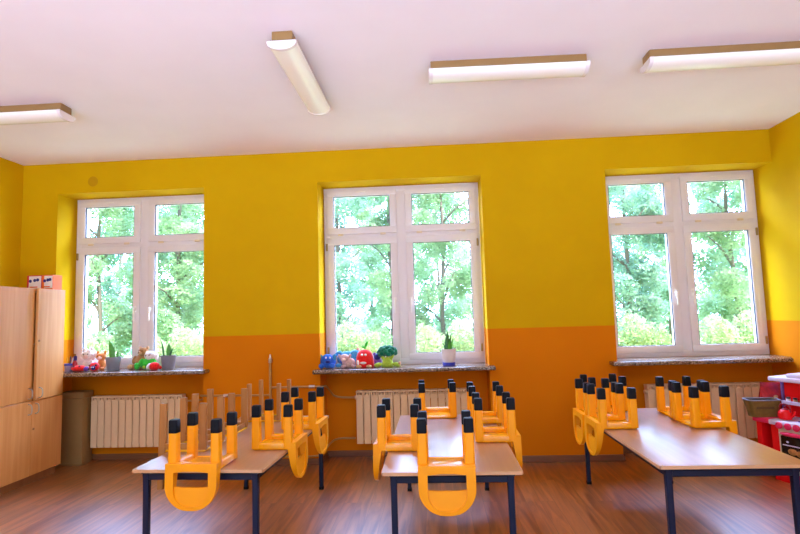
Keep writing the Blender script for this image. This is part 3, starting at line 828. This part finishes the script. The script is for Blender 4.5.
for s in (-1, 1):
    part(t, 'ear', [((-.020 + s * .038, -.008, .088), (.012, .010, .024), RY(s * 28))], 'p_pink'); part(t, 'paw', [((.010 + s * .036, -.032, .014), (.018, .022, .014))], 'p_pink')
part(t, 'tail', [((-.072, .0, .020), (.026, .016, .016))], 'p_teal')
t = toy('plush_strawberry', 'red bell-shaped plush with green stalk and white eyes on middle sill', -.632, 4.765)
bm = bmesh.new(); lathe(bm, [(.066, 0), (.074, .010), (.073, .040), (.067, .085), (.056, .115), (.036, .134), (.014, .140), (.004, .141)], seg=26); finish('body', bm, M['p_red'], t, True, 80)
bm = bmesh.new(); tube(bm, smooth_path([(0, 0, .136), (.004, 0, .16), (.010, 0, .19)]), .0055, 8)
ell(bm, (.016, 0, .182), (.010, .006, .024), 0, 10, 8, RY(20)); ell(bm, (-.010, 0, .160), (.016, .006, .008), 0, 10, 8); finish('stalk', bm, M['p_green'], t, True, 80)
for s in (-1, 1):
    part(t, 'eye', [((s * .014 - .002, -.062, .102), (.010, .008, .009))], 'eye_white'); part(t, 'foot', [((s * .040, -.076, .013), (.022, .022, .013))], 'p_tan')
part(t, 'mouth', [((-.006, -.074, .040), (.026, .008, .010))], 'eye_white')
part(t, 'arm', [((-.050, -.055, .040), (.012, .014, .022))], 'p_white')
t = toy('plush_mouse', 'small purple and blue plush between red toy and broccoli toy', -.540, 4.868)
part(t, 'body', [((0, 0, .034), (.042, .034, .034))], 'p_purple'); part(t, 'head', [((.008, -.012, .074), (.030, .027, .026))], 'p_navy')
for s in (-1, 1): part(t, 'ear', [((.008 + s * .024, -.006, .096), (.012, .006, .014))], 'p_purple')
t = toy('plush_broccoli', 'plush broccoli with dark green crown and lime body on middle sill', -.432, 4.780)
bl = [((0, 0, .114), (.068, .055, .038))]
for k in range(26):
    a = k * 2.399; s = (k + .5) / 26; zz = 1 - 1.55 * s; rr_ = math.sqrt(max(0, 1 - zz * zz))
    bl.append(((.062 * rr_ * math.cos(a), .048 * rr_ * math.sin(a), .116 + .036 * zz), (.024, .022, .020)))
part(t, 'crown', bl, 'p_forest'); 
bm = bmesh.new(); lathe(bm, [(.046, 0), (.050, .008), (.040, .045), (.028, .075), (.026, .09)], seg=20); finish('body', bm, M['p_lime'], t, True, 80)
for s in (-1, 1):
    part(t, 'arm', [((s * .034, -.012, .070), (.012, .012, .034), RY(s * 35))], 'p_lime'); part(t, 'foot', [((s * .072, -.030, .018), (.034, .022, .018), RY(s * 12))], 'p_lime'); part(t, 'eye', [((s * .012, -.034, .082), (.006, .004, .008))], 'eye_white')
part(t, 'toe', [((.098, -.034, .026), (.012, .014, .016))], 'p_tan')

# ------------------------------------------------------------------ toy kitchen by the right wall
KA = math.radians(-66.0)
KX, KY = 2.385, 4.275
kt = thing('toy_kitchen', 'red and white toy kitchen in the corner by the right wall', 'toy kitchen', (KX, KY, 0), KA)
def kl(x, y): return (KX + x * math.cos(KA) - y * math.sin(KA), KY + x * math.sin(KA) + y * math.cos(KA))
# local: x along the front from its left end, y to the back, front at y = 0
KW, KD, KH = .60, .26, .432
def kp(name, boxes, mat, parent=kt, smooth=True):
    bm = bmesh.new()
    for b in boxes: box(bm, *b)
    return finish(name, bm, M[mat], parent, smooth)
kp('shelf_unit', [(.004, .045, .012, KD, 0, KH - .03, .006), (.118, .172, .006, KD, 0, KH - .03, .006), (.04, .12, .012, KD, .03, .06, .004), (.04, .12, KD - .02, KD, .05, KH - .03)], 'toy_red')
kp('shelf_back', [(.042, .122, .12, KD - .018, .06, KH - .032)], 'toy_darkred')
kp('stove_body', [(.168, KW, .008, KD, 0.02, KH - .03, .008)], 'toy_cream')
kp('base_plinth', [(.165, KW - .005, .0, KD - .01, 0, .07, .006)], 'toy_red')
kp('counter', [(-.008, .118, -.012, KD + .005, KH - .032, KH, .008)], 'toy_pink')
kp('counter', [(.118, KW + .008, -.016, KD + .005, KH - .034, KH, .008)], 'toy_white')
kp('hob', [(.28, KW - .06, .06, KD - .04, KH, KH + .006, .003)], 'toy_purple')
for x in (.178, .240, .298):
    bm = bmesh.new(); lathe(bm, [(.024, 0), (.024, .010), (.019, .016), (.004, .018)], seg=20)
    bmesh.ops.rotate(bm, verts=bm.verts[:], cent=(0, 0, 0), matrix=Matrix.Rotation(PI / 2, 3, 'X'))
    for v in bm.verts: v.co += Vector((x + .02, -.014, KH - .030))
    finish('knob', bm, M['toy_pink'], kt)
ov = kp('oven_door', [(.190, .56, -.006, .012, .10, KH - .10, .008)], 'toy_black')
kp('window_frame', [(.205, .545, -.010, -.004, KH - .168, KH - .160, .002)], 'toy_white', ov)
bm = bmesh.new()
for k in range(4): ell(bm, (.27 + .055 * k, -.006, KH - .205 - .006 * (k % 2)), (.034, .006, .022), 0, 12, 8)
finish('printed_food', bm, M['toy_food'], ov)
bm = bmesh.new()
for x in (.24, .36): ell(bm, (x, -.007, KH - .140), (.009, .004, .007), 0, 10, 6)
finish('dial_dot', bm, M['toy_white'], ov)
bm = bmesh.new(); ell(bm, (.285, -.022, KH - .083), (.088, .022, .015), 0, 20, 12); finish('oven_handle', bm, M['toy_pink'], kt)
kp('back_panel', [(.085, KW, KD - .03, KD, KH, .71, .006)], 'toy_red')
kp('side_panel', [(KW - .03, KW, .10, KD, KH, .70, .006)], 'toy_red')
kp('upper_cabinet', [(.17, KW - .03, .12, KD - .03, .590, .71, .008)], 'toy_red')
kp('spice_rack', [(.10, .33, KD - .09, KD - .03, .525, .535, .002), (.10, .33, KD - .09, KD - .084, .535, .552, .002)], 'toy_white')
kp('hood_roof', [(.10, KW + .01, .04, KD + .01, .705, .738, .010), (.22, KW - .06, .06, KD, .736, .766, .012)], 'toy_white')
kp('hood_support', [(.070, .088, KD - .045, KD, KH, .71, .004)], 'toy_purple')
def on_counter(name, label, cat, x, y, rz=0): 
    p_ = kl(x, y); return thing(name, label, cat, (p_[0], p_[1], KH + .0008 - .006 * .85), rz)
for k, (x, mt, lab) in enumerate(((.135, 'eye_white', 'white'), (.185, 'p_tan', 'tan'), (.235, 'p_lime', 'lime'))):
    pp = kl(x, KD - .062)
    t = thing('spice_jar', f'tiny {lab} toy jar on the rack of the toy kitchen', 'jar', (pp[0], pp[1], .5355), 0, 'jars on the toy kitchen rack')
    bm = bmesh.new(); lathe(bm, [(.015, 0), (.016, .003), (.016, .028), (.012, .031)], seg=14); finish('jar_body', bm, M[mt], t)
    bm = bmesh.new(); lathe(bm, [(.014, .030), (.014, .039), (.012, .041)], seg=14); finish('lid', bm, M['p_black'], t)
# kettle
t = on_counter('toy_kettle', 'round glossy red toy kettle on the toy kitchen counter', 'kettle', .19, .07, KA)
t.scale = (.8, .8, .85)
bm = bmesh.new(); lathe(bm, [(.030, 0.006), (.050, .012), (.058, .040), (.052, .070), (.034, .088), (.012, .094)], seg=26); finish('pot', bm, M['toy_red'], t)
bm = bmesh.new(); lathe(bm, [(.030, .088), (.026, .096), (.006, .100), (.009, .112), (.004, .118)], seg=20); finish('lid', bm, M['toy_darkred'], t)
bm = bmesh.new(); tube(bm, smooth_path([(.05, 0, .03), (.078, 0, .05), (.086, 0, .085)]), .009, 10); finish('spout', bm, M['toy_red'], t)
bm = bmesh.new(); tube(bm, smooth_path([(-.046, 0, .07), (-.050, 0, .125), (0, 0, .140), (.050, 0, .125), (.046, 0, .07)]), .006, 10); finish('handle', bm, M['toy_darkred'], t)
# basket
p_ = (2.450, 4.275)
t = thing('fabric_basket', 'olive brown open basket with dark inside on the toy kitchen counter', 'basket', (p_[0], p_[1], KH + .0008), math.radians(-3))
bm = bmesh.new()
O = [(.090, .048, 0), (.094, .050, .03), (.116, .060, .125)]; I = [(.112, .056, .125), (.088, .047, .012)]
rings = [[bm.verts.new((x, y, z)) for x, y in rrect(a, b_, .03, 5)] for a, b_, z in O + I]
for a, b_ in zip(rings, rings[1:]):
    for k in range(len(a)): bm.faces.new((a[k], a[(k + 1) % len(a)], b_[(k + 1) % len(a)], b_[k]))
bm.faces.new(rings[0][::-1]); bm.faces.new(rings[-1])
finish('body', bm, M['basket'], t)
bm = bmesh.new()
rg = [[bm.verts.new((x, y, z)) for x, y in rrect(a, b_, .03, 5)] for a, b_, z in [(.1105, .0545, .118), (.0865, .0455, .016)]]
for k in range(len(rg[0])): bm.faces.new((rg[0][k], rg[0][(k + 1) % len(rg[0])], rg[1][(k + 1) % len(rg[0])], rg[1][k]))
bm.faces.new(rg[1]); finish('lining', bm, M['basket_in'], t)
bm = bmesh.new()
tube(bm, [(x, y, .125) for x, y in rrect(.115, .059, .03, 5)] + [(.115, .029, .125), (.115, .032, .125)], .0045, 8); finish('rim', bm, M['pot_grey'], t)
bm = bmesh.new(); box(bm, -.065, .060, -.0560, -.0515, .060, .078, .002); finish('band', bm, M['basket_dark'], t)
# foil bag behind the basket
p_ = (2.585, 4.372)
t = thing('gift_bag', 'crumpled red patterned bag behind the basket, under the toy kitchen roof', 'bag', (p_[0], p_[1] + .01, KH + .0008), math.radians(-8))
bm = bmesh.new()
rnd = random.Random(3)
R_ = []
for (a, b_, z) in [(.070, .030, 0), (.078, .036, .03), (.080, .034, .09), (.074, .028, .15), (.066, .010, .205), (.070, .004, .235)]:
    R_.append([bm.verts.new((x + rnd.uniform(-.004, .004), y + rnd.uniform(-.004, .004), z + rnd.uniform(-.003, .003) * (z > 0))) for x, y in rrect(a, b_, .02, 5)])
for a, b_ in zip(R_, R_[1:]):
    for k in range(len(a)): bm.faces.new((a[k], a[(k + 1) % len(a)], b_[(k + 1) % len(a)], b_[k]))
bm.faces.new(R_[0][::-1]); bm.faces.new(R_[-1])
finish('bag_body', bm, M['bag_red'], t, True, 25)
bm = bmesh.new()
for (x, z, r_) in ((-.045, .10, .012), (.02, .13, .016), (-.01, .06, .010), (.045, .075, .010)): ell(bm, (x, -.0355, z), (r_, .004, r_ * .8), 0, 10, 6)
finish('printed_dots', bm, M['p_tan'], t)

# ------------------------------------------------------------------ outdoors: meadow, shrubs, trees
bm = bmesh.new(); box(bm, -60, 60, YO + .02, 70, -.75, -.55); o = finish('meadow', bm, M['grass'], smooth=False); struct(o)
bm = bmesh.new(); box(bm, XL - .5, XR + .5, YB, YO + .0, -.75, -.13); o = finish('foundation', bm, M['radiator'], smooth=False); struct(o)

def foliage_mesh(name, seed, blobs, n, size, mat):
    rnd = random.Random(seed); V = []; F = []
    tot = sum(r[0] * r[1] * r[2] for _, r in blobs)
    for c, r in blobs:
        for _ in range(int(n * r[0] * r[1] * r[2] / tot)):
            while True:
                p = Vector((rnd.uniform(-1, 1), rnd.uniform(-1, 1), rnd.uniform(-1, 1)))
                if .15 < p.length <= 1: break
            p = Vector((c[0] + p.x * r[0], c[1] + p.y * r[1], c[2] + p.z * r[2]))
            s = size * rnd.uniform(.6, 1.4)
            a = Vector((rnd.gauss(0, 1), rnd.gauss(0, 1), rnd.gauss(0, .7))).normalized(); b = a.orthogonal().normalized()
            b = (Matrix.Rotation(rnd.uniform(0, 6.28), 3, a) @ b)
            q = a.cross(b)
            i = len(V)
            V += [p - a * s, p + b * s * .5 + q * s * .18, p + a * s, p - b * s * .5 + q * s * .18]
            F.append((i, i + 1, i + 2, i + 3))
    me = bpy.data.meshes.new(name); me.from_pydata([tuple(v) for v in V], [], F); me.materials.append(mat)
    return me

def tree_kind(seed, mat, n=24000):
    rnd = random.Random(seed); blobs = []
    for k in range(36):
        z = .25 + 6.6 * k / 35; w = .78 * (1 - max(0, z - 5.4) / 3.4)
        a = rnd.uniform(0, 6.28); d = rnd.uniform(.3, 1) * w
        r = rnd.uniform(.34, .46)
        blobs.append(((d * math.cos(a), d * math.sin(a), z), (r, r, r * .8)))
    fol = foliage_mesh('foliage', seed, blobs, n, .047, mat)
    bm = bmesh.new()
    tube(bm, [(0, 0, -.6), (.05, .03, 1.2), (-.04, .0, 3.2), (.08, .02, 6.2)], [.06, .05, .04, .015], 10)
    for k in range(7):
        a = k * 2.4; z = 1.0 + k * .62
        tube(bm, [(0, 0, z), (.35 * math.cos(a), .35 * math.sin(a), z + .35), (.8 * math.cos(a), .8 * math.sin(a), z + .6)], [.035, .02, .010], 6)
    tr = bpy.data.meshes.new('trunk'); bm.to_mesh(tr); bm.free(); tr.materials.append(M['bark'])
    for p in tr.polygons: p.use_smooth = True
    return fol, tr
KIND = [tree_kind(11, M['leaf1']), tree_kind(23, M['leaf2']), tree_kind(37, M['leaf1'])]
def tree(label, x, y, kind, rz, s, group):
    t = thing('tree', label, 'tree', (x, y, 0), rz, group)
    for me in KIND[kind]:
        o = bpy.data.objects.new(me.name, me); COL.objects.link(o); o.parent = t
    t.scale = s
    return t
GT = 'trees outside the windows'
for lab, x, y, k, rz in (
    ('leafy tree outside, in the left half of the left window', -8.5, 13.0, 0, .3),
    ('leafy tree outside, in the right half of the left window', -6.1, 12.4, 2, 1.9),
    ('teal-green tree outside, in the left half of the middle window', -2.25, 12.6, 1, .8),
    ('leafy tree outside, in the right half of the middle window', .25, 13.0, 0, 2.6),
    ('teal-green tree outside, in the left half of the right window', 4.5, 12.6, 1, 4.0),
    ('leafy tree outside, in the right half of the right window', 6.95, 12.8, 2, 5.2)):
    tree(lab, x, y, k, rz, (1.05, 1.05, 1.0), GT)
GB = 'trees of the far row outside'
for k, x in enumerate((-12.3, -9.9, -7.5, -4.9, -1.4, 2.0, 4.9, 7.6, 10.6)):
    tree('tall tree in the hazy far row outside the windows', x, 17.2 + .5 * (k % 2), (k + 1) % 3, k * 1.3, (1.08, 1.08, 1.3), GB)
for k, x in enumerate((-16.5, -13.6, -10.7, -8.0, -5.2, -2.6, .2, 3.0, 5.8, 8.6, 11.4, 14.2)):
    tree('tall tree in the hazy far row outside the windows', x, 21.8 + .5 * (k % 2), k % 3, k * 2.1, (1.25, 1.25, 1.45), GB)
sb = [((rx, ry, rz_), (.30, .32, .34)) for rx, ry, rz_ in ((-.68, 0, .25), (-.4, .12, .55), (-.05, -.08, .38), (.10, .1, .80), (.42, -.1, .45), (.70, .08, .22), (-.62, .05, .72), (.48, .06, .62), (-.25, 0, .1), (.3, 0, .12))]
SH = foliage_mesh('foliage', 51, sb, 6500, .036, M['leaf3'])
bm = bmesh.new()
for k in range(9):
    a = k * .7; tube(bm, [(-.7 + .17 * k, 0, -.6), (-.7 + .17 * k + .1 * math.cos(a), .1 * math.sin(a), .4)], .012, 5)
ST = bpy.data.meshes.new('stem'); bm.to_mesh(ST); bm.free(); ST.materials.append(M['bark'])
for k, (side, half, x) in enumerate((('left', 'left', -7.2), ('left', 'right', -5.05), ('middle', 'left', -1.75), ('middle', 'right', .4), ('right', 'left', 3.6), ('right', 'right', 5.75))):
    t = thing('shrub', f'lime-green shrub outside, low in the {half} half of the {side} window', 'shrub', (x, 10.2, 0), .15 * (k % 3) - .15, 'shrubs outside the windows')
    for me in (SH, ST):
        o = bpy.data.objects.new(me.name, me); COL.objects.link(o); o.parent = t
    t.scale = (1.0, 1.0, 1.05)

# ------------------------------------------------------------------ light
w = bpy.data.worlds.new('sky'); SC.world = w; w.use_nodes = True
nt = w.node_tree; bg = nt.nodes['Background']
tc = nt.nodes.new('ShaderNodeTexCoord'); sp = nt.nodes.new('ShaderNodeSeparateXYZ'); nt.links.new(tc.outputs['Generated'], sp.inputs[0])
mr = nt.nodes.new('ShaderNodeMapRange'); mr.inputs['From Min'].default_value = -.2; mr.inputs['From Max'].default_value = .6
mr.inputs['To Min'].default_value = 1.75; mr.inputs['To Max'].default_value = 42.0       # bright hazy sky over the woods
nt.links.new(sp.outputs['Y'], mr.inputs['Value'])
gz = nt.nodes.new('ShaderNodeMapRange'); gz.inputs['From Min'].default_value = -.02; gz.inputs['From Max'].default_value = -.40
gz.inputs['To Min'].default_value = 0.0; gz.inputs['To Max'].default_value = 7.5         # added glow from below the horizon, put in to brighten the ceiling
nt.links.new(sp.outputs['Z'], gz.inputs['Value'])
ad = nt.nodes.new('ShaderNodeMath'); ad.operation = 'ADD'
nt.links.new(mr.outputs[0], ad.inputs[0]); nt.links.new(gz.outputs[0], ad.inputs[1]); nt.links.new(ad.outputs[0], bg.inputs['Strength'])
cm = nt.nodes.new('ShaderNodeMix'); cm.data_type = 'RGBA'
cm.inputs['A'].default_value = (.64, .77, 1.0, 1); cm.inputs['B'].default_value = (.39, .52, 1.0, 1)
cf = nt.nodes.new('ShaderNodeMapRange'); cf.inputs['From Min'].default_value = -.2; cf.inputs['From Max'].default_value = .6
nt.links.new(sp.outputs['Y'], cf.inputs['Value']); nt.links.new(cf.outputs[0], cm.inputs['Factor']); nt.links.new(cm.outputs['Result'], bg.inputs['Color'])
sd = bpy.data.lights.new('sun', 'SUN'); sd.energy = 14.0; sd.angle = math.radians(1.5); sd.color = (1, .95, .85)
so = bpy.data.objects.new('sun', sd); COL.objects.link(so)
so.rotation_euler = Vector((-.50, .42, -.76)).to_track_quat('-Z', 'Y').to_euler()

# ------------------------------------------------------------------ camera
cam = bpy.data.cameras.new('camera'); co = bpy.data.objects.new('camera', cam); COL.objects.link(co); SC.camera = co
cam.sensor_width = 36; cam.sensor_fit = 'HORIZONTAL'; cam.lens = 531.76 * 36 / 800; cam.clip_start = .02; cam.clip_end = 300
pitch, roll, yaw = .0909, .0295, .0618
fwd = Vector((-math.sin(yaw) * math.cos(pitch), math.cos(yaw) * math.cos(pitch), math.sin(pitch)))
rt = Vector((math.cos(yaw), math.sin(yaw), 0)); up = rt.cross(fwd)
r2 = math.cos(roll) * rt - math.sin(roll) * up; u2 = math.sin(roll) * rt + math.cos(roll) * up
co.matrix_world = Matrix((( r2.x, u2.x, -fwd.x, 0), (r2.y, u2.y, -fwd.y, 0), (r2.z, u2.z, -fwd.z, 1.27), (0, 0, 0, 1)))

SC.view_settings.view_transform = 'Standard'; SC.view_settings.look = 'None'
SC.view_settings.gamma = 1.0; SC.view_settings.exposure = 0.0; SC.view_settings.use_curve_mapping = False
SC.cycles.max_bounces = 10; SC.cycles.diffuse_bounces = 6; SC.cycles.transparent_max_bounces = 24
SC.cycles.use_denoising = True; SC.cycles.sample_clamp_indirect = 8.0
